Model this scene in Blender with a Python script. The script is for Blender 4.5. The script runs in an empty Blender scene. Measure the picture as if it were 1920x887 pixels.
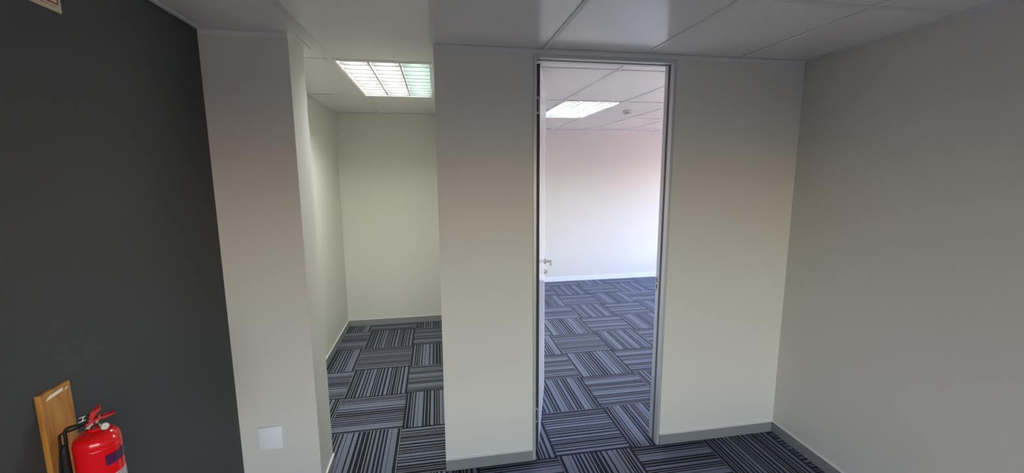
import bpy, bmesh, math, random
from mathutils import Vector, Matrix
random.seed(7)
S = bpy.context.scene
C = S.collection
PI = math.pi

# ------------------------------------------------------------------ camera, sky, sun, exposure
def setup_camera():
    cam = bpy.data.cameras.new('camera')
    cam.sensor_fit = 'HORIZONTAL'; cam.sensor_width = 36.0
    cam.lens = 799.9 / 1920 * 36.0
    cam.clip_start = 0.02; cam.clip_end = 500
    o = bpy.data.objects.new('camera', cam); C.objects.link(o)
    yaw, pitch, roll = 0.1738, 0.1478, -0.0055
    f = Vector((math.sin(yaw)*math.cos(pitch), math.cos(yaw)*math.cos(pitch), -math.sin(pitch)))
    r = Vector((math.cos(yaw), -math.sin(yaw), 0)); u = r.cross(f)
    r2 = r*math.cos(roll) + u*math.sin(roll); u2 = u*math.cos(roll) - r*math.sin(roll)
    m = Matrix((r2, u2, -f)).transposed().to_4x4()
    m.translation = Vector((-1.2066, -2.3949, 1.7894))
    o.matrix_world = m
    S.camera = o
setup_camera()

w = bpy.data.worlds.new('sky'); S.world = w; w.use_nodes = True
nt = w.node_tree
sky = nt.nodes.new('ShaderNodeTexSky'); sky.sky_type = 'NISHITA'
sky.sun_disc = False; sky.sun_elevation = math.radians(52); sky.sun_rotation = math.radians(-60)
sky.air_density = 1.0; sky.dust_density = 1.0; sky.ozone_density = 3.5
bg = nt.nodes['Background']; bg.inputs['Strength'].default_value = 7.1
nt.links.new(sky.outputs[0], bg.inputs[0])

sun = bpy.data.lights.new('sun', 'SUN'); sun.energy = 11; sun.angle = math.radians(0.6); sun.color = (1, .94, .86)
so = bpy.data.objects.new('sun', sun); C.objects.link(so)
so.rotation_euler = Vector((0.62, -0.10, -0.78)).to_track_quat('-Z', 'Y').to_euler()

S.view_settings.view_transform = 'Standard'; S.view_settings.look = 'None'
S.view_settings.gamma = 1.0; S.view_settings.use_curve_mapping = False
S.view_settings.exposure = 0.0
TUBE = 106.0
S.cycles.use_denoising = True
S.cycles.max_bounces = 10; S.cycles.diffuse_bounces = 7; S.cycles.sample_clamp_indirect = 6.0

# ------------------------------------------------------------------ materials
def mat(name, col, rough=.5, metal=0.0, spec=.5, noise=0.0, nscale=40, bump=0.0, bscale=300, emit=None, strength=0):
    m = bpy.data.materials.new(name); m.use_nodes = True
    t = m.node_tree; b = t.nodes['Principled BSDF']
    b.inputs['Base Color'].default_value = (*col, 1)
    b.inputs['Roughness'].default_value = rough; b.inputs['Metallic'].default_value = metal
    b.inputs['Specular IOR Level'].default_value = spec
    if noise or bump:
        tc = t.nodes.new('ShaderNodeTexCoord')
    if noise:
        n = t.nodes.new('ShaderNodeTexNoise'); n.inputs['Scale'].default_value = nscale; n.inputs['Detail'].default_value = 5
        t.links.new(tc.outputs['Object'], n.inputs['Vector'])
        mx = t.nodes.new('ShaderNodeMix'); mx.data_type = 'RGBA'
        mx.inputs[6].default_value = (*[c*(1-noise) for c in col], 1); mx.inputs[7].default_value = (*[min(1, c*(1+noise)) for c in col], 1)
        t.links.new(n.outputs['Fac'], mx.inputs[0]); t.links.new(mx.outputs[2], b.inputs['Base Color'])
    if bump:
        n2 = t.nodes.new('ShaderNodeTexNoise'); n2.inputs['Scale'].default_value = bscale; n2.inputs['Detail'].default_value = 3
        t.links.new(tc.outputs['Object'], n2.inputs['Vector'])
        bp = t.nodes.new('ShaderNodeBump'); bp.inputs['Strength'].default_value = bump; bp.inputs['Distance'].default_value = .002
        t.links.new(n2.outputs['Fac'], bp.inputs['Height']); t.links.new(bp.outputs[0], b.inputs['Normal'])
    if emit:
        b.inputs['Emission Color'].default_value = (*emit, 1); b.inputs['Emission Strength'].default_value = strength
    return m

M = {}
M['paint'] = mat('cream wall paint', (.70, .685, .635), .55, noise=.02, nscale=3, bump=.12, bscale=260)
M['pillar'] = mat('pale grey cream paint', (.68, .66, .625), .55, noise=.02, nscale=3, bump=.12, bscale=260)
M['dark'] = mat('charcoal wall paint', (.060, .066, .073), .6, spec=.3, noise=.06, nscale=60, bump=.2, bscale=220)
M['skirt'] = mat('grey vinyl skirting', (.27, .275, .275), .35, noise=.03, nscale=20)
M['bead'] = mat('white sealant', (.84, .83, .80), .4)
M['skirt_white'] = mat('white skirting', (.86, .86, .86), .3)
M['tile'] = mat('vinyl faced ceiling tile', (.87, .865, .85), .20, spec=.7, noise=.02, nscale=8, bump=.06, bscale=120)
M['rail'] = mat('painted ceiling rail', (.74, .74, .73), .35)
M['angle'] = mat('painted ceiling angle', (.74, .74, .77), .4)
M['screed'] = mat('cement screed', (.06, .06, .06), .9)
M['plenum'] = mat('dark plenum', (.03, .03, .03), .9)
M['frame'] = mat('grey anodised frame', (.53, .55, .545), .38, metal=.35)
M['infill_grey'] = mat('dark grey infill', (.09, .095, .10), .6)
M['leaf'] = mat('white door laminate', (.86, .84, .86), .12)
M['leaf_edge'] = mat('charcoal door edging', (.035, .035, .037), .5)
M['chrome'] = mat('satin steel', (.50, .48, .45), .34, metal=1)
M['black'] = mat('black plastic', (.009, .009, .010), .55, spec=.3)
M['plate'] = mat('white plastic', (.82, .85, .90), .3)
M['whiteplastic'] = mat('white plastic dome', (.78, .76, .73), .4)
M['ventgrey'] = mat('grey plastic', (.62, .61, .60), .5)
M['red'] = mat('red enamel', (.80, .006, .010), .10, spec=.6)
M['redlever'] = mat('red coated lever', (.60, .02, .02), .35)
M['silver'] = mat('nickel valve', (.66, .63, .56), .3, metal=.85)
M['valvedark'] = mat('dark red brass', (.16, .02, .02), .4, metal=.3)
M['purple'] = mat('dark blue decal', (.085, .016, .075), .3)
M['blue'] = mat('navy decal', (.012, .012, .06), .3)
M['decal'] = mat('pale printed label', (.62, .52, .54), .4)
M['ink'] = mat('black print', (.03, .01, .015), .5)
M['redink'] = mat('red print', (.33, .035, .02), .5)
M['redfine'] = mat('faded red print', (.42, .17, .12), .5)
M['sign'] = mat('yellowed white sign', (.66, .62, .44), .4)
M['sticker'] = mat('torn paper strip', (.95, .92, .82), .7)
M['lightwhite'] = mat('white fitting enamel', (.84, .84, .84), .3)
M['louvre'] = mat('darkened louvre slat', (.095, .095, .095), .6, spec=.1)  # slat colour darkened so the lit slats stay short of burning out
M['blade'] = mat('pale louvre blade', (.42, .42, .42), .5)
M['louvre_edge'] = mat('grey louvre rim', (.38, .385, .38), .5)
M['tube'] = mat('fluorescent tube', (.9, .9, .9), .3, emit=(1, .98, .93), strength=TUBE)
M['tube_old'] = mat('greenish fluorescent tube', (.9, .9, .9), .3, emit=(.79, 1, .90), strength=TUBE*.80)
M['tube_far'] = mat('cool fluorescent tube', (.9, .9, .9), .3, emit=(.93, 1, .95), strength=TUBE*1.05)
M['concrete'] = mat('grey roof slab', (.3, .3, .3), .9)
M['ground'] = mat('dry ground', (.088, .091, .092), .9, noise=.25, nscale=.2)
M['bounce_apron'] = mat('warm light bounce apron', (.80, .52, .30), .85, noise=.2, nscale=1)  # warm bright colour meant to bounce light into the far room
M['alu'] = mat('window aluminium', (.5, .5, .5), .4, metal=.5)

def wood():
    m = mat('varnished pine', (.5, .25, .08), .42)
    t = m.node_tree; b = t.nodes['Principled BSDF']
    tc = t.nodes.new('ShaderNodeTexCoord'); mp = t.nodes.new('ShaderNodeMapping'); mp.inputs['Scale'].default_value = (12, 12, 1.3)
    n = t.nodes.new('ShaderNodeTexNoise'); n.inputs['Scale'].default_value = 3.0; n.inputs['Detail'].default_value = 6; n.inputs['Distortion'].default_value = .6
    r = t.nodes.new('ShaderNodeValToRGB')
    r.color_ramp.elements[0].position = .3; r.color_ramp.elements[0].color = (.36, .145, .022, 1)
    r.color_ramp.elements[1].position = .7; r.color_ramp.elements[1].color = (.66, .32, .07, 1)
    t.links.new(tc.outputs['Object'], mp.inputs[0]); t.links.new(mp.outputs[0], n.inputs['Vector']); t.links.new(n.outputs['Fac'], r.inputs[0]); t.links.new(r.outputs[0], b.inputs['Base Color'])
    return m
M['wood'] = wood()

def glass(name, tint):
    m = bpy.data.materials.new(name); m.use_nodes = True; t = m.node_tree; t.nodes.clear()
    o = t.nodes.new('ShaderNodeOutputMaterial'); mx = t.nodes.new('ShaderNodeMixShader'); mx.inputs[0].default_value = .06
    tr = t.nodes.new('ShaderNodeBsdfTransparent'); tr.inputs[0].default_value = (*tint, 1)
    gl = t.nodes.new('ShaderNodeBsdfGlossy'); gl.inputs['Roughness'].default_value = .02
    t.links.new(tr.outputs[0], mx.inputs[1]); t.links.new(gl.outputs[0], mx.inputs[2]); t.links.new(mx.outputs[0], o.inputs[0])
    return m
M['glass_filter_near'] = glass('daylight filter glass near', (.64, .555, .48))  # tint added to the unseen panes to dim and warm the near daylight
M['glass_filter_far'] = glass('daylight filter glass far', (.97, .885, .91))  # tint added to the unseen panes to balance the far room's daylight

DARKC, BANDC, LINEC = (.0085, .0083, .0125), (.150, .166, .215), (.30, .31, .35)
def carpet(seed):
    """loop pile carpet: dark ground, thin pale lines and hatched grey bands across the tile"""
    rnd = random.Random(seed)
    seq = []; tot = 0
    while tot < 1.28:
        k = rnd.random()
        if k < .42:
            for _ in range(rnd.choice((1, 2, 2, 3))):
                seq += [('D', rnd.choice((.032, .040, .052, .066))), ('L', .011)]
        elif k < .8:
            seq += [('D', rnd.choice((.030, .038, .046))), ('B', rnd.choice((.030, .040, .050, .062)))]
        else:
            seq += [('D', .030), ('B', .06), ('D', .010), ('B', rnd.choice((.075, .095)))]
        tot = sum(s[1] for s in seq)
    seq.append(('D', .012)); tot = sum(s[1] for s in seq)
    edges = []; a = 0
    for k, wd in seq:
        edges.append((a/tot, {'D': 0, 'B': .5, 'L': 1}[k])); a += wd
    m = bpy.data.materials.new('striped carpet tile'); m.use_nodes = True
    t = m.node_tree; N = t.nodes; L = t.links; b = N['Principled BSDF']
    b.inputs['Roughness'].default_value = .95; b.inputs['Specular IOR Level'].default_value = .15
    b.inputs['Sheen Weight'].default_value = .16; b.inputs['Sheen Roughness'].default_value = .45; b.inputs['Sheen Tint'].default_value = (.62, .74, 1, 1)
    tc = N.new('ShaderNodeTexCoord'); sx = N.new('ShaderNodeSeparateXYZ'); L.new(tc.outputs['Object'], sx.inputs[0])
    def math_(op, a, bb=None):
        n = N.new('ShaderNodeMath'); n.operation = op
        for i, v in enumerate((a, bb)):
            if v is None: continue
            if isinstance(v, (int, float)): n.inputs[i].default_value = v
            else: L.new(v, n.inputs[i])
        return n.outputs[0]
    u = math_('ADD', math_('MULTIPLY', sx.outputs[0], 2.0), .5)
    wob = N.new('ShaderNodeTexNoise'); wob.inputs['Scale'].default_value = 60; L.new(tc.outputs['Object'], wob.inputs['Vector'])
    u = math_('ADD', u, math_('MULTIPLY', math_('SUBTRACT', wob.outputs['Fac'], .5), .006))
    def ramp(lo, hi):
        r = N.new('ShaderNodeValToRGB'); r.color_ramp.interpolation = 'CONSTANT'
        es = [e for e in edges if lo < e[0] < hi]
        first = [e for e in edges if e[0] <= lo][-1][1]
        st = [(0.0, first)] + [((e-lo)/(hi-lo), v) for e, v in es]
        st = st[:31]
        el = r.color_ramp.elements
        while len(el) > 1: el.remove(el[-1])
        el[0].position = 0; el[0].color = (first,)*3 + (1,)
        for p, v in st[1:]:
            e = el.new(p); e.color = (v, v, v, 1)
        L.new(math_('MULTIPLY', math_('SUBTRACT', u, lo), 1/(hi-lo)), r.inputs[0])
        return r.outputs[0]
    sel = math_('GREATER_THAN', u, .5)
    mx = N.new('ShaderNodeMix'); mx.data_type = 'FLOAT'
    L.new(sel, mx.inputs[0]); L.new(ramp(0, .5), mx.inputs[2]); L.new(ramp(.5, 1), mx.inputs[3])
    kind = mx.outputs[0]
    # hatch lines inside the bands and a heathered fleck
    hatch = math_('GREATER_THAN', math_('SINE', math_('MULTIPLY', sx.outputs[0], 2*PI/.0062)), -.1)
    fl = N.new('ShaderNodeTexNoise'); fl.inputs['Scale'].default_value = 230; fl.inputs['Detail'].default_value = 2; L.new(tc.outputs['Object'], fl.inputs['Vector'])
    bl = N.new('ShaderNodeMix'); bl.data_type = 'RGBA'; bl.inputs[6].default_value = (*[c*.42 for c in BANDC], 1); bl.inputs[7].default_value = (*[c*1.6 for c in BANDC], 1)
    L.new(math_('ADD', math_('MULTIPLY', hatch, .40), math_('MULTIPLY', fl.outputs['Fac'], .60)), bl.inputs[0])
    isb = math_('GREATER_THAN', kind, .25); isl = math_('GREATER_THAN', kind, .75)
    m1 = N.new('ShaderNodeMix'); m1.data_type = 'RGBA'; m1.inputs[6].default_value = (*DARKC, 1); L.new(isb, m1.inputs[0]); L.new(bl.outputs[2], m1.inputs[7])
    m2 = N.new('ShaderNodeMix'); m2.data_type = 'RGBA'; m2.inputs[7].default_value = (*LINEC, 1); L.new(isl, m2.inputs[0]); L.new(m1.outputs[2], m2.inputs[6])
    m3 = N.new('ShaderNodeMix'); m3.data_type = 'RGBA'; m3.blend_type = 'MULTIPLY'; m3.inputs[0].default_value = 1
    fv = math_('ADD', math_('MULTIPLY', fl.outputs['Fac'], .9), .55)
    cb = N.new('ShaderNodeCombineColor'); [L.new(fv, cb.inputs[i]) for i in range(3)]
    L.new(m2.outputs[2], m3.inputs[6]); L.new(cb.outputs[0], m3.inputs[7]); L.new(m3.outputs[2], b.inputs['Base Color'])
    bp = N.new('ShaderNodeBump'); bp.inputs['Strength'].default_value = .4; bp.inputs['Distance'].default_value = .002
    L.new(fl.outputs['Fac'], bp.inputs['Height']); L.new(bp.outputs[0], b.inputs['Normal'])
    return m
CARPETS = [carpet(s) for s in (3, 11, 24)]

# ------------------------------------------------------------------ mesh helpers
class MB:
    def __init__(s): s.bm = bmesh.new()
    def box(s, x0, x1, y0, y1, z0, z1, bev=0, mi=0):
        r = bmesh.ops.create_cube(s.bm, size=1)
        vs = r['verts']
        for v in vs:
            v.co = Vector(((x0+x1)/2 + v.co.x*(x1-x0), (y0+y1)/2 + v.co.y*(y1-y0), (z0+z1)/2 + v.co.z*(z1-z0)))
        fs = {f for v in vs for f in v.link_faces}
        for f in fs: f.material_index = mi
        if bev:
            es = {e for v in vs for e in v.link_edges}
            bmesh.ops.bevel(s.bm, geom=list(es), offset=bev, segments=2, affect='EDGES', profile=.5)
        return s
    def cyl(s, a, b, r0, r1=None, n=20, mi=0):
        a, b = Vector(a), Vector(b); r1 = r0 if r1 is None else r1
        q = (b-a).to_track_quat('Z', 'Y').to_matrix().to_4x4(); q.translation = (a+b)/2
        r = bmesh.ops.create_cone(s.bm, cap_ends=True, cap_tris=False, segments=n, radius1=r0, radius2=r1, depth=(b-a).length, matrix=q)
        for f in {f for v in r['verts'] for f in v.link_faces}: f.material_index = mi
        return s
    def lathe(s, prof, c, n=40):
        c = Vector(c); rings = []
        for r, z in prof:
            if r < 1e-6: rings.append([s.bm.verts.new(c + Vector((0, 0, z)))])
            else: rings.append([s.bm.verts.new(c + Vector((r*math.cos(2*PI*i/n), r*math.sin(2*PI*i/n), z))) for i in range(n)])
        for a, b in zip(rings, rings[1:]):
            for i in range(n):
                j = (i+1) % n
                if len(a) == 1 and len(b) == 1: continue
                if len(a) == 1: s.bm.faces.new((a[0], b[i], b[j]))
                elif len(b) == 1: s.bm.faces.new((a[i], a[j], b[0]))
                else: s.bm.faces.new((a[i], a[j], b[j], b[i]))
        return s
    def tube(s, pts, rad, n=10):
        pts = [Vector(p) for p in pts]; rings = []
        up = Vector((.3, .2, .93))
        for i, p in enumerate(pts):
            d = (pts[min(i+1, len(pts)-1)] - pts[max(i-1, 0)]).normalized()
            if abs(d.dot(up)) > .98: up = Vector((1, 0, .1))
            x = d.cross(up).normalized(); y = x.cross(d)
            rings.append([s.bm.verts.new(p + x*rad*math.cos(2*PI*k/n) + y*rad*math.sin(2*PI*k/n)) for k in range(n)])
        for a, b in zip(rings, rings[1:]):
            for k in range(n):
                s.bm.faces.new((a[k], a[(k+1) % n], b[(k+1) % n], b[k]))
        s.bm.faces.new(rings[0]); s.bm.faces.new(rings[-1])
        return s
    def poly(s, pts, thick, nrm):
        """a flat polygon given thickness along nrm"""
        nrm = Vector(nrm); a = [s.bm.verts.new(Vector(p)) for p in pts]; b = [s.bm.verts.new(Vector(p) + nrm*thick) for p in pts]
        s.bm.faces.new(a); s.bm.faces.new(b)
        for i in range(len(a)):
            j = (i+1) % len(a); s.bm.faces.new((a[i], a[j], b[j], b[i]))
        return s
    def xf(s, m): bmesh.ops.transform(s.bm, matrix=m, verts=s.bm.verts[:]); return s
    def mesh(s, name, mats, smooth=False):
        bmesh.ops.recalc_face_normals(s.bm, faces=s.bm.faces[:])
        me = bpy.data.meshes.new(name); s.bm.to_mesh(me); s.bm.free()
        for m in (mats if isinstance(mats, (list, tuple)) else [mats]): me.materials.append(m)
        if smooth:
            for p in me.polygons: p.use_smooth = True
            me.set_sharp_from_angle(angle=math.radians(40))
        return me
    def build(s, name, mats, parent=None, smooth=False):
        o = bpy.data.objects.new(name, s.mesh(name, mats, smooth)); C.objects.link(o)
        if parent is not None: o.parent = parent
        return o
def curve_pts(pts, k=6):
    """Catmull-Rom smoothing"""
    P = [Vector(p) for p in pts]; P = [P[0]] + P + [P[-1]]; out = []
    for i in range(1, len(P)-2):
        for j in range(k):
            t = j/k; a, b, c, d = P[i-1], P[i], P[i+1], P[i+2]
            out.append(.5*((2*b) + (c-a)*t + (2*a-5*b+4*c-d)*t*t + (3*b-a-3*c+d)*t**3))
    out.append(P[-2]); return out
def empty(name, loc=(0, 0, 0)):
    o = bpy.data.objects.new(name, None); C.objects.link(o); o.location = loc; o.empty_display_size = .1; return o
def tag(o, label, cat, group=None):
    o['label'] = label; o['category'] = cat
    if group: o['group'] = group
    return o
def struct(o, label=None):
    o['kind'] = 'structure'
    if label: o['label'] = label
    return o

# ------------------------------------------------------------------ dimensions (metres, from the photograph)
H = 2.460                       # ceiling
XL, XR = -2.280, 1.048          # charcoal wall, right wall
YF = -4.3                       # wall behind the viewer
WX0, WY1 = -1.200, 0.095        # free end and far face of the door wall
DX0, DX1 = -0.662, 0.195        # outer edges of the door frame
DH = 2.436                      # top of the door frame
AY = 2.720                      # alcove back wall
AXR = -1.10                     # alcove right wall
FXL, FXR, FY = -1.0, 5.4, 4.290  # far room
T = .12
TOP = 2.75

# ------------------------------------------------------------------ setting: walls
def wall(name, boxes, m, label):
    b = MB()
    for q in boxes: b.box(*q)
    return struct(b.build(name, m), label)

wall('wall_left', [(XL-T, XL, YF-T, -.072, 0, TOP)], M['dark'], 'charcoal painted wall behind the red fire extinguisher')
wall('wall_alcove_left', [(XL-T, XL, -.072, AY+T, 0, TOP)], M['paint'], 'cream left side wall of the alcove beyond the pillar')
wall('wall_alcove_back', [(XL, FXL, AY, AY+T, 0, TOP)], M['paint'], 'cream back wall of the alcove')
wall('wall_alcove_right', [(AXR, FXL, WY1, AY, 0, TOP), (FXL-T, FXL, AY+T, FY+T, 0, TOP)], M['paint'], 'partition between the alcove and the far room')
wall('wall_back', [(WX0, DX0, 0, WY1, 0, TOP), (DX0, DX1, 0, WY1, DH, TOP), (DX1, XR, 0, WY1, 0, TOP)], M['paint'], 'cream partition wall around the open doorway')
WZ0, WZ1 = .25, 2.05
wall('wall_right', [(XR, XR+T, YF-T, WY1, 0, TOP)], M['paint'], 'cream right wall of the near room')
wx0, wx1 = -2.2, .97
wall('wall_front', [(XL, wx0, YF-T, YF, 0, TOP), (wx1, XR, YF-T, YF, 0, TOP), (wx0, wx1, YF-T, YF, 0, WZ0), (wx0, wx1, YF-T, YF, WZ1, TOP)], M['dark'], 'unseen window wall of the near room, made charcoal to cut bounced light')  # unseen wall, its charcoal put in to cut light bounced around the room
wall('wall_far', [(FXL, FXR+T, FY, FY+T, 0, TOP)], M['paint'], 'bright far wall seen through the doorway')
fy0, fy1, FZ0, FZ1 = .3, 4.1, .35, 2.05
wall('wall_far_right', [(FXR, FXR+T, -.025, fy0, 0, TOP), (FXR, FXR+T, fy1, FY, 0, TOP), (FXR, FXR+T, fy0, fy1, 0, FZ0), (FXR, FXR+T, fy0, fy1, FZ1, TOP)], M['paint'], 'window wall of the far room')
wall('wall_far_front', [(XR+T, FXR, -.025, WY1, 0, TOP)], M['paint'], 'near side wall of the far room')
PX1, PY0, PY1 = -1.889, -.072, .182
wall('pillar', [(XL, PX1, PY0, PY1, 0, TOP)], M['pillar'], 'square cream pillar between the charcoal wall and the alcove')

# roof and ground
struct(MB().box(XL-T, FXR+T, YF-T, FY+T, TOP, TOP+.2).build('roof_slab', M['concrete']))
struct(MB().box(-90, 90, -90, 90, -3.3, -3.0).build('ground', M['ground']))
struct(MB().box(FXR+1.5, FXR+40, -25, 30, -3.0, -2.9).build('ground_bounce_apron', M['bounce_apron']))  # unseen apron added to reflect warm sunlight through the far window

# windows out of view that let the daylight in
def window(name, x0, x1, y0, y1, z0, z1, axis, gl):
    root = struct(empty(name, ((x0+x1)/2, (y0+y1)/2, z0)))
    off = Matrix.Translation(-root.location)
    a0, a1 = (x0, x1) if axis == 'x' else (y0, y1)
    def bx(b, a, bb, za, zb, t0, t1):
        if axis == 'x': b.box(a, bb, y0+t0, y0+t1, za, zb)
        else: b.box(x0+t0, x0+t1, a, bb, za, zb)
    f = MB()
    for za, zb in ((z0, z0+.05), (z1-.05, z1)): bx(f, a0, a1, za, zb, .02, .08)
    n = 3
    for i in range(n+1):
        c = a0 + (a1-a0)*i/n; c0 = max(a0, c-.025); bx(f, c0, min(a1, c0+.05), z0+.05, z1-.05, .02, .08)
    f.xf(off).build('window_frame', M['alu'], root)
    for i in range(n):
        g = MB(); bx(g, a0+(a1-a0)*i/n+.026, a0+(a1-a0)*(i+1)/n-.026, z0+.05, z1-.05, .049, .051)
        g.xf(off).build('pane', gl, root)
window('window_1', wx0, wx1, YF-T, YF, WZ0, WZ1, 'x', M['glass_filter_near'])
window('window_2', FXR, FXR+T, fy0, fy1, FZ0, FZ1, 'y', M['glass_filter_far'])
def portal(loc, sx, sy, d):
    l = bpy.data.lights.new('window portal', 'AREA'); l.shape = 'RECTANGLE'; l.size = sx; l.size_y = sy; l.cycles.is_portal = True
    o = bpy.data.objects.new('window_portal', l); C.objects.link(o); o.location = loc; o.rotation_euler = Vector(d).to_track_quat('-Z', 'Z' if abs(d[1]) else 'Y').to_euler()
    return o
portal(((wx0+wx1)/2, YF-T-.01, (WZ0+WZ1)/2), wx1-wx0, WZ1-WZ0, (0, 1, 0)).rotation_euler = (PI/2, 0, 0)
portal((FXR+T+.01, (fy0+fy1)/2, (FZ0+FZ1)/2), fy1-fy0, FZ1-FZ0, (-1, 0, 0)).rotation_euler = (PI/2, 0, PI/2)

# ------------------------------------------------------------------ carpet tiles
floor = struct(MB().box(XL-T, FXR+T, YF-T, FY+T, -.15, -.006).build('floor', M['screed']), 'floor of striped charcoal and grey carpet tiles laid quarter turned')
REGIONS = [(XL, XR, YF, 0.0), (XL, AXR, 0.0, AY), (FXL, FXR, WY1, FY), (DX0, DX1, 0.0, WY1), (AXR, WX0, 0, 0)]
full = []
for m in CARPETS:
    b = MB(); b.box(-.2494, .2494, -.2494, .2494, -.006, 0, bev=.0012)
    full.append(b.mesh('carpet_tile', m))
def carpet_piece(i, j, x0, x1, y0, y1):
    cx, cy = (i+.5)*.5, (j+.5)*.5
    k = random.randrange(3)
    even = (i + j) % 2 == 0
    rot = (0 if even else PI/2) + random.choice((0, PI))
    g = .0006
    if x1-x0 > .499 and y1-y0 > .499:
        o = bpy.data.objects.new('carpet_tile', full[k])
    else:
        b = MB(); b.box(x0-cx+g, x1-cx-g, y0-cy+g, y1-cy-g, -.006, 0)
        b.xf(Matrix.Rotation(-rot, 4, 'Z'))
        o = bpy.data.objects.new('carpet_tile', b.mesh('carpet_tile', CARPETS[k]))
    C.objects.link(o); o.location = (cx, cy, random.uniform(-.0006, 0)); o.rotation_euler.z = rot; o.parent = floor
for i in range(-5, 11):
    for j in range(-10, 9):
        cell = (i*.5, (i+1)*.5, j*.5, (j+1)*.5)
        for rx0, rx1, ry0, ry1 in ((XL, XR, YF, 0), (XL, AXR, 0, AY), (FXL, FXR, 0, FY)):
            x0, x1, y0, y1 = max(cell[0], rx0), min(cell[1], rx1), max(cell[2], ry0), min(cell[3], ry1)
            if x1-x0 > .01 and y1-y0 > .01: carpet_piece(i, j, x0, x1, y0, y1)

# ------------------------------------------------------------------ suspended ceiling
ceiling = struct(MB().box(XL-T, FXR+T, YF-T, FY+T, 2.62, 2.66).build('ceiling', M['plenum']), 'suspended ceiling of pale vinyl faced tiles in a painted grid')
LIGHT_CELLS = {(-3, 1), (0, 2)}       # (x cell, y cell)
def ycell(j): return -.8 + 1.2*j
tile_full = MB().box(-.2935, .2935, -.5935, .5935, 0, .012, bev=.0015).mesh('ceiling_tile', M['tile'])
ROOMS = [(WX0, XR, YF, 0.0), (XL, WX0, YF, AY), (WX0, AXR, WY1, AY), (FXL, FXR, WY1, FY)]
for (rx0, rx1, ry0, ry1) in ROOMS:
    for i in range(-4, 9):
        for j in range(-4, 5):
            a0, a1, b0, b1 = i*.6, (i+1)*.6, ycell(j-0)-1.2+1.2, ycell(j)+1.2
            x0, x1, y0, y1 = max(a0, rx0), min(a1, rx1), max(b0, ry0), min(b1, ry1)
            if x1-x0 < .02 or y1-y0 < .02: continue
            if (i, j) in LIGHT_CELLS and x1-x0 > .59 and y1-y0 > 1.1: continue
            if x1-x0 > .599 and y1-y0 > 1.199:
                o = bpy.data.objects.new('ceiling_tile', tile_full)
                o.location = ((x0+x1)/2, (y0+y1)/2, H+.002)
            else:
                g = .0065; gy = .017 if i == -4 and y1 > .5 else g
                o = bpy.data.objects.new('ceiling_tile', MB().box(x0+g-(x0+x1)/2, x1-g-(x0+x1)/2, y0+gy-(y0+y1)/2, y1-gy-(y0+y1)/2, 0, .012).mesh('ceiling_tile', M['tile']))
                if i == -4 and j == 0:      # cut round the pillar, with a slit left open beside it
                    b = MB(); cx_, cy_ = (x0+x1)/2, (y0+y1)/2
                    for q in ((x0+g, -1.8595, y0+g, y1-g), (-1.8545, x1-g, y0+g, y1-g), (-1.8595, -1.8545, y0+g, -.05), (-1.8595, -1.8545, .215, y1-g)): b.box(q[0]-cx_, q[1]-cx_, q[2]-cy_, q[3]-cy_, 0, .012)
                    o.data = b.mesh('ceiling_tile', M['tile'])
                o.location = ((x0+x1)/2, (y0+y1)/2, H+.002)
            C.objects.link(o); o.parent = ceiling
    if rx0 == XL:
        b = MB(); b.box(WX0-.0115, WX0+.0115, ry0, ry1, H-.0015, H+.0015); b.build('ceiling_rail', M['rail'], ceiling)
    # grid rails between the tiles, flush with their faces
    for i in range(-4, 9):
        x = i*.6
        if rx0+.03 < x < rx1-.03:
            b = MB(); b.box(x-.0115, x+.0115, ry0, ry1, H-.0015, H+.0015); b.box(x-.001, x+.001, ry0, ry1, H+.0015, H+.035)
            b.build('ceiling_rail', M['rail'], ceiling)
    for j in range(-4, 6):
        y = ycell(j)
        if ry0+.03 < y < ry1-.03:
            xs = [rx0] + [i*.6 for i in range(-4, 9) if rx0+.03 < i*.6 < rx1-.03] + [rx1]
            for xa, xb in zip(xs, xs[1:]):
                b = MB(); b.box(xa+.0125, xb-.0125, y-.0115, y+.0115, H-.0012, H+.0015)
                b.build('ceiling_rail', M['rail'], ceiling)

# wall angles under the ceiling
def trim(name, x0, x1, y0, y1, m=None):
    struct(MB().box(x0, x1, y0, y1, H-.024, H-.002).build(name, m or M['angle']))
trim('trim_1', WX0-.002, XR-.002, -.003, 0)                   # along the door wall
trim('trim_2', XL+.003, PX1, PY0-.003, PY0)                   # pillar front
struct(MB().box(XR-.020, XR, YF+.01, -.004, H-.002, H+.0015).build('trim_3', M['angle']))
trim('trim_4', XL+.003, AXR-.003, AY-.003, AY)                # alcove back
trim('trim_5', FXL+.003, FXR-.003, FY-.003, FY)               # far wall
struct(MB().box(XL, XL+.020, YF+.01, PY0-.004, H-.002, H+.0015).build('trim_6', M['angle']))

# skirtings
SK = .072
def skirt(name, x0, x1, y0, y1, m=None):
    b = MB(); b.box(x0, x1, y0, y1, 0, SK, bev=.002)
    o = struct(b.build(name, m or M['skirt']))
    b = MB(); b.box(x0, x1, y0, y1, SK, SK+.0035); b.build('sealant_bead', M['bead'], o)
    return o
skirt('baseboard_back', DX1+.001, XR-.011, -.010, 0)
skirt('baseboard_back.001', WX0+.0005, DX0-.001, -.010, 0)
skirt('baseboard_right', XR-.010, XR, YF+.02, 0)
skirt('baseboard_left', XL, XL+.010, YF+.02, PY0-.011)
skirt('baseboard_pillar', XL+.001, PX1-.001, PY0-.010, PY0)
skirt('baseboard_pillar.001', PX1, PX1+.010, PY0-.010, PY1)
skirt('baseboard_alcove_left', XL, XL+.010, PY1+.01, AY)
skirt('baseboard_alcove_back', XL+.011, AXR-.012, AY-.010, AY)
skirt('baseboard_alcove_right', AXR-.010, AXR, WY1+.02, AY-.011)
skirt('baseboard_far', FXL+.012, .665, FY-.010, FY, M['skirt_white'])
skirt('baseboard_far.001', .667, FXR-.012, FY-.010, FY, M['skirt_white'])

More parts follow.
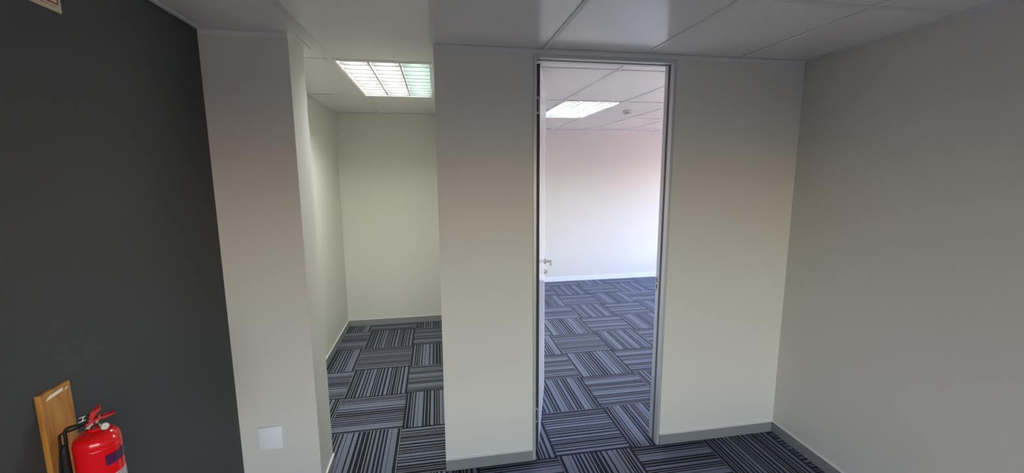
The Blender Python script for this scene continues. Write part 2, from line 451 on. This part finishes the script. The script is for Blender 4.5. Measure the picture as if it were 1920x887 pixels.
# ------------------------------------------------------------------ door 1: frame, leaf, furniture
door = struct(empty('door_1', (DX0, 0, 0)), 'open white door and grey frame in the partition wall')
OFF = Matrix.Translation((-DX0, 0, 0))
ix0, ix1, iz = DX0+.019, DX1-.019, DH-.022          # clear opening
f = MB()
for s_ in (0, 1):
    a, b_ = ((DX0, ix0) if s_ == 0 else (ix1, DX1))
    f.box(a, b_, -.005, .034, 0, DH, bev=.0015)
    f.box(a, b_, .060, WY1+.003, 0, DH, bev=.0015)
f.box(ix0, ix1, -.005, .034, iz, DH, bev=.0015)
f.box(ix0, ix1, .060, WY1+.003, iz, DH, bev=.0015)
f.xf(OFF).build('door_frame', M['frame'], door)
f = MB()
f.box(DX0+.001, ix0-.003, .0345, .0595, 0, DH-.002); f.box(ix1+.003, DX1-.001, .0345, .0595, 0, DH-.002); f.box(ix0-.003, ix1+.003, .0345, .0595, iz+.003, DH-.002)
so_ = f.xf(OFF).build('frame_infill', M['infill_grey'], door); so_['label'] = 'dark grey strip in the frame groove'  # dark grey strip filling the gap between the frame's two sections
# strike plate on the lock side of the frame
f = MB(); f.box(ix1-.0015, ix1+.001, .068, .092, 1.026, 1.134, bev=.0006)
sp = f.xf(OFF).build('strike_plate', M['chrome'], door)
f = MB(); f.box(ix1-.002, ix1+.001, .0745, .0865, 1.086, 1.116); f.box(ix1-.002, ix1+.001, .0745, .0865, 1.044, 1.075)
f.xf(OFF).build('latch_hole', M['black'], sp)
f = MB(); f.cyl((ix1-.0022, .080, 1.034), (ix1, .080, 1.034), .0035, n=12); f.cyl((ix1-.0022, .080, 1.126), (ix1, .080, 1.126), .0035, n=12)
f.xf(OFF).build('screw', M['infill_grey'], sp)
# leaf: local frame with x along the leaf from its hinge side, y towards the near face (-y), z up
ang = math.radians(73.2)
LW, LT, LZ0, LZ1 = .806, .040, .010, iz-.006
FX, FYY = -.600, .096           # near corner of the hinge edge
LM = Matrix.Translation((FX-DX0, FYY, 0)) @ Matrix.Rotation(ang, 4, 'Z')
b = MB(); b.box(.0006, LW, 0, LT, LZ0, LZ1, bev=.001)
leaf = b.xf(LM).build('door_leaf', M['leaf'], door)
b = MB(); b.box(-.0012, .0006, .0006, LT-.0006, LZ0+.001, LZ1-.001)
e_ = b.xf(LM).build('hinge_edge', M['leaf_edge'], leaf); e_['label'] = 'charcoal edge strip on the hinge side'
for z0, z1 in ((2.128, 2.226), (.190, .290)):
    b = MB()
    b.box(-.0030, -.0012, .0045, .040, z0, z0+.013); b.box(-.0030, -.0012, .0045, .040, z1-.013, z1); b.box(-.0030, -.0012, .0045, .0085, z0+.013, z1-.013)
    b.cyl((-.004, LT+.005, z0), (-.004, LT+.005, z1), .0065, n=14)
    hg = b.xf(LM).build('hinge', M['chrome'], door); hg['label'] = 'steel butt hinge on the door edge'
def handle(side):
    s = -1 if side == 0 else 1; y = 0 if side == 0 else LT
    hx, hz = LW-.052, 1.098
    b = MB()
    b.cyl((hx, y, hz), (hx, y+s*.008, hz), .023, n=28)
    b.cyl((hx, y+s*.009, hz), (hx, y+s*.052, hz), .0095, n=16)
    b.tube([(hx+.008, y+s*.052, hz), (hx-.04, y+s*.053, hz), (hx-.09, y+s*.052, hz-.001), (hx-.118, y+s*.050, hz-.002)], .0095, 14)
    h = b.xf(LM).build('handle', M['chrome'], door, smooth=True)
    b = MB(); b.cyl((hx, y, hz-.078), (hx, y+s*.008, hz-.078), .023, n=28); b.box(hx-.004, hx+.004, y+s*.009, y+s*.022, hz-.094, hz-.070, bev=.001)
    b.xf(LM).build('key_escutcheon', M['chrome'], door, smooth=True)
handle(0); handle(1)
b = MB(); b.box(LW-.0004, LW+.0016, .008, .032, .985, 1.215); b.box(LW, LW+.010, .014, .026, 1.088, 1.108, bev=.001)
b.xf(LM).build('lock_plate', M['chrome'], leaf)

# ------------------------------------------------------------------ recessed louvre lights
def troffer(x0, y0, label, tubes):
    r = empty('ceiling_light', (x0+.3, y0+.6, H))
    W, L_, D = .5765, 1.1765, .095
    b = MB()   # housing: sides and a folded white pan
    b.box(-W/2, -W/2+.002, -L_/2, L_/2, 0, D); b.box(W/2-.002, W/2, -L_/2, L_/2, 0, D)
    b.box(-W/2, W/2, -L_/2, -L_/2+.002, 0, D); b.box(-W/2, W/2, L_/2-.002, L_/2, 0, D); b.box(-W/2, W/2, -L_/2, L_/2, D, D+.003)
    b.build('housing', M['lightwhite'], r)
    b = MB()   # rim that sits on the ceiling rails
    for sx in (-1, 1): b.box(*sorted((sx*W/2, sx*(W/2-.007))), -L_/2, L_/2, -.004, .004)
    for sy in (-1, 1): b.box(-W/2+.007, W/2-.007, *sorted((sy*L_/2, sy*(L_/2-.008))), -.004, .004)
    b.build('rim', M['lightwhite'], r)
    wi, li = W-.016, L_-.018
    bay = wi/3
    for k in range(3):
        xc = -wi/2 + bay*(k+.5)
        t = MB(); t.cyl((xc, -li/2+.02, .066), (xc, li/2-.02, .066), .0135, n=16)
        t.build('tube', M[tubes[k]], r, smooth=True)
        lb = MB()
        # parabolic side blades of this bay: thin at the top, thick at the rim
        for sg in (-1, 1):
            xo = xc + sg*(bay/2-.001)
            lb.poly([(xo, -li/2, .002), (xo-sg*.004, -li/2, .002), (xo-sg*.0015, -li/2, .080), (xo, -li/2, .080)], li, (0, 1, 0))
        lv = lb.build('louvre', M['blade'], r)
        n = 10
        for q in range(n+1):
            yc = -li/2 + li*q/n
            sb = MB()
            sb.poly([(xc-bay/2+.004, yc-.0045, .004), (xc-bay/2+.004, yc+.0045, .004), (xc-bay/2+.004, yc+.001, .044), (xc-bay/2+.004, yc-.001, .044)], bay-.008, (1, 0, 0))
            sb.build('slat', M['louvre'], lv)
        eb = MB()
        for sg in (-1, 1):
            xo = xc + sg*(bay/2-.001); eb.box(*sorted((xo, xo-sg*.003)), -li/2, li/2, .0005, .002)
        for q in range(n+1):
            yc = -li/2 + li*q/n; eb.box(xc-bay/2+.006, xc+bay/2-.006, yc-.0022, yc+.0022, .002, .004)
        eb.build('louvre_rim', M['louvre_edge'], lv)
    return tag(r, label, 'ceiling light')
troffer(-1.8, .4, 'lit recessed louvre light in the alcove ceiling, left of the door wall', ('tube', 'tube', 'tube_old'))
troffer(0.0, 1.6, 'lit recessed louvre light in the ceiling seen through the doorway', ('tube_far', 'tube_far', 'tube_far'))

# smoke detector
r = empty('smoke_detector', (.893, 2.17, H))
MB().lathe([(0, .0), (.052, 0), (.052, -.008), (.047, -.011), (0, -.011)], (0, 0, 0), 32).build('base', M['whiteplastic'], r, True)
MB().lathe([(.0, -.0105), (.043, -.0105), (.043, -.020), (0, -.020)], (0, 0, 0), 32).build('body', M['whiteplastic'], r, True)
b = MB()
for k in range(16):
    a = 2*PI*k/16; m = Matrix.Rotation(a, 4, 'Z')
    q = MB(); q.box(.036, .0405, -.0035, .0035, -.032, -.0195); q.xf(m)
    me = bpy.data.meshes.new('tmp'); q.bm.to_mesh(me); b.bm.from_mesh(me); bpy.data.meshes.remove(me)
b.lathe([(0, -.0195), (.033, -.0195), (.033, -.033), (0, -.033)], (0, 0, 0), 24)
g_ = b.build('vent_ring', M['ventgrey'], r)
MB().lathe([(0, -.032), (.041, -.032), (.039, -.038), (.028, -.043), (0, -.045)], (0, 0, 0), 32).build('cap', M['whiteplastic'], r, True)
tag(r, 'small round white smoke detector on the ceiling beyond the doorway', 'smoke detector')

# blank wall plate
r = empty('wall_plate', (-2.131, PY0, .378))
b = MB(); b.box(-.061, .061, -.010, 0, -.065, .065, bev=.0065); b.build('plate', M['plate'], r, True)
tag(r, 'blank white plastic wall plate low on the front of the pillar', 'wall plate')

# ------------------------------------------------------------------ backing board, extinguisher, sign
bt = .014
board = MB().box(0, bt, -.0485, .0485, -.62, 0, bev=.002).build('backing_board', M['wood'])
board.location = (XL, -1.0815, 1.2065)
tag(board, 'varnished pine board screwed upright to the charcoal wall behind the extinguisher', 'board')
b = MB(); b.poly([(bt+.0002, -.033, -.0225), (bt+.0002, -.027, -.0225), (bt+.0002, .021, -.0185), (bt+.0002, .021, -.0095), (bt+.0002, -.022, -.0135)], .0006, (1, 0, 0))
st = b.build('paper_strip', M['sticker'], board); st['label'] = 'torn white paper strip near the top of the board'
b = MB(); b.poly([(bt+.0002, .028, -.0205), (bt+.0002, .038, -.0165), (bt+.0002, .037, -.0135), (bt+.0002, .029, -.0165)], .0006, (1, 0, 0)); b.build('paper_scrap', M['sticker'], board)

EX, EY, R = -2.180, -1.090, .0515
ext = empty('fire_extinguisher', (EX, EY, .72))
Z = lambda z: z - .72
ZS = 1.038                                   # shoulder of the body
prof = [(0, Z(.722)), (R*.72, Z(.720)), (R*.80, Z(.720)), (R*.96, Z(.730)), (R, Z(.748)), (R, Z(ZS))]
for k in range(1, 11):
    a = k/10*PI/2                            # a squarish dome: superellipse of exponent 2.7
    prof.append((max(R*.30, R*math.cos(a)**(2/2.7)), Z(ZS + .040*math.sin(a)**(2/2.7))))
prof += [(R*.29, Z(1.084)), (0, Z(1.084))]
MB().lathe(prof, (0, 0, 0), 48).build('cylinder', M['red'], ext, True)
MB().lathe([(R-.0005, Z(ZS-.010)), (R+.0006, Z(ZS-.008)), (R+.0006, Z(ZS-.005)), (R-.0005, Z(ZS-.003))], (0, 0, 0), 48).build('weld_bead', M['red'], ext, True)
MB().lathe([(0, Z(1.083)), (.0125, Z(1.083)), (.0125, Z(1.092)), (.009, Z(1.095)), (.009, Z(1.106)), (0, Z(1.106))], (0, 0, 0), 24).build('valve', M['valvedark'], ext, True)
# head axis: away from the wall and towards the pillar
hd = Vector((.80, .60, 0)); sd = Vector((-.60, .80, 0)); up = Vector((0, 0, 1))
def hp(l, s, z): return hd*l + sd*s + up*Z(z)
def plate_poly(name, pts, half, m, parent=ext):
    b = MB(); b.poly([hp(l, -half, z) for l, z in pts], 2*half, sd); return b.build(name, m, parent)
vb = plate_poly('valve_block', [(-.020, 1.090), (-.012, 1.086), (.006, 1.099), (.016, 1.110), (.012, 1.114), (-.004, 1.104)], .0085, M['silver'])
lo = plate_poly('carry_handle', [(-.018, 1.098), (.006, 1.106), (.028, 1.108), (.045, 1.1115), (.046, 1.1140), (.028, 1.1125), (.006, 1.112), (-.018, 1.103)], .0115, M['redlever'])
hi = plate_poly('squeeze_lever', [(-.010, 1.111), (-.002, 1.115), (.006, 1.129), (.018, 1.140), (.016, 1.1430), (.002, 1.133), (-.006, 1.120), (-.012, 1.115)], .0180, M['redlever'])
b = MB(); b.poly([hp(-.002, -.0188, 1.115), hp(.005, -.0188, 1.127), hp(.018, -.0188, 1.1395), hp(.0155, -.0188, 1.1440), hp(-.003, -.0188, 1.137), hp(-.009, -.0188, 1.124)], .0008, -sd); b.build('lever_lip', M['redlever'], hi)
# pressure gauge on the near side
gd = Vector((.66, -.66, .36)).normalized()
gp = hp(.012, -.004, 1.0825) + Vector((.010, -.002, 0))
b = MB(); b.cyl(hp(.002, 0, 1.096), gp, .0042, n=12); b.cyl(gp - gd*.001, gp + gd*.008, .0095, n=24)
ga = b.build('pressure_gauge', M['silver'], ext, True)
b = MB(); b.cyl(gp + gd*.0079, gp + gd*.0086, .0072, n=24); di = b.build('dial', M['whiteplastic'], ga)
b = MB(); b.cyl(gp + gd*.0086, gp + gd*.0090, .0034, n=16); b.bm.normal_update(); g2 = b.build('pointer_hub', M['ventgrey'], ga)
# black safety tag beside the lever with white strokes
tc_ = hp(-.020, -.010, 1.1225)
tagd = Vector((.60, -.70, .40)).normalized(); ta = hd.copy(); tu = tagd.cross(ta).normalized()
if tu.z < 0: tu = -tu
q = lambda a, u, o=0: tc_ + ta*a + tu*u + tagd*o
b = MB(); b.poly([q(-.012, -.011), q(.018, -.009), q(.020, .007), q(.004, .010), q(-.010, .006)], .004, tagd)
tg = b.build('safety_tag', M['black'], ext)
b = MB()
for pts in ([(-.009, .0028), (.005, .0040), (.005, .0064), (-.008, .0050)], [(-.011, -.0088), (.004, -.0066), (.004, -.0040), (-.010, -.0062)], [(-.004, -.0050), (-.0008, -.0046), (.0026, .0036), (-.0004, .0034)]):
    b.poly([q(a, u, .0041) for a, u in pts], .0003, tagd)
b.build('tag_marking', M['decal'], tg)
b = MB(); b.cyl(hp(-.006, -.018, 1.113), hp(-.006, .016, 1.113), .0022, n=10); b.build('safety_pin', M['silver'], ext)
# hose: leaves the valve towards the wall side, bends down beside the body
side = Vector((-.80, -.60, 0))
b = MB(); b.tube(curve_pts([hp(-.006, 0, 1.102), side*.022 + up*Z(1.105), side*.044 + up*Z(1.105), side*.054 + up*Z(1.103), side*.0585 + up*Z(1.095), side*.0585 + up*Z(1.08), side*.060 + up*Z(1.05), side*.0655 + up*Z(.98), side*.0655 + up*Z(.80)], 7), .0040, 12)
hz_ = b.build('hose', M['black'], ext, True)
b = MB(); b.cyl(side*.0625 + up*Z(1.058), side*.0655 + up*Z(1.040), .0065, .0095, n=18); b.cyl(side*.0655 + up*Z(1.040), side*.0655 + up*Z(.80), .0095, .0125, n=18)
b.build('nozzle', M['black'], hz_, True)
# curved labels on the body, facing the right of the photograph
def decal(a0, a1, z0, z1, m, name, rr=.0005, parent=ext, n=14):
    b = MB(); lo_, hi_ = [], []
    for k in range(n+1):
        a = math.radians(a0 + (a1-a0)*k/n); d = Vector((math.cos(a), math.sin(a), 0))*(R+rr)
        lo_.append(b.bm.verts.new(d + up*Z(z0))); hi_.append(b.bm.verts.new(d + up*Z(z1)))
    for k in range(n): b.bm.faces.new((lo_[k], lo_[k+1], hi_[k+1], hi_[k]))
    me = b.mesh(name, m); o = bpy.data.objects.new(name, me); C.objects.link(o); o.parent = parent; return o
dp = decal(-42, 60, .982, 1.0135, M['purple'], 'band_label'); dp['label'] = 'dark purple rectangular band label'
decal(10, 22, .983, 1.0125, M['blue'], 'band_stripe', .0007, dp, 6)
ip = decal(-48, 70, .80, .950, M['decal'], 'instruction_label'); ip['label'] = 'pale instruction label with fine dark lines'
for z in (.9445, .936, .928, .919):
    decal(-44, 66, z-.0008, z+.0008, M['ink'], 'print_line', .0007, ip)
# wire bracket grouped with the extinguisher: hooks round the neck, bears on the board
def near(v, z): return v + up*Z(z)
br = MB()
br.tube(curve_pts([near(hd*.012+sd*.0165, 1.092), near(side*.018+sd*.0165, 1.093), near(side*.040+sd*.004, 1.094), near(side*.060, 1.094), near(side*.0675, 1.091), near(side*.0695, 1.083), near(side*.071, 1.05), near(side*.078, .98), near(side*.079, .82), near(side*.079+sd*.006, .795), near(Vector((XL+.036-EX, -.035, 0)), .78), near(Vector((XL+bt+.0005-EX, -.035, 0)), .78)], 6), .0032, 10)
bo = br.build('wire_bracket', M['black'], ext, True); bo['label'] = 'black wire bracket round the neck'
tag(ext, 'red portable fire extinguisher hung in front of the pine board', 'fire extinguisher')

# sign high on the charcoal wall
r = empty('wall_sign', (XL, -.845, 2.260))
b = MB(); b.box(0, .003, -.19, 0, 0, .19); b.build('panel', M['sign'], r)
b = MB(); x0, x1 = .0031, .0036
i0, i1, w_ = .018, .172, .0042
b.box(x0, x1, -.19+.009, -.009, .020, .020+w_); b.box(x0, x1, -.19+.009, -.009, .181-w_, .181)
b.box(x0, x1, -.009-w_, -.009, .020+w_, .181-w_); b.box(x0, x1, -.181, -.181+w_, .020+w_, .181-w_)
b.build('border', M['redink'], r)
b = MB(); rr = random.Random(4); y = -.016
while y > -.150:
    l = rr.uniform(.0012, .0030); b.box(x0, x1, y-l, y, .0115, .0115+rr.choice((.0022, .0030, .0034))); y -= l + rr.choice((.0008, .0010, .0030))
b.build('small_print', M['redfine'], r)
tag(r, 'white sign with a red border line high on the charcoal wall', 'sign')
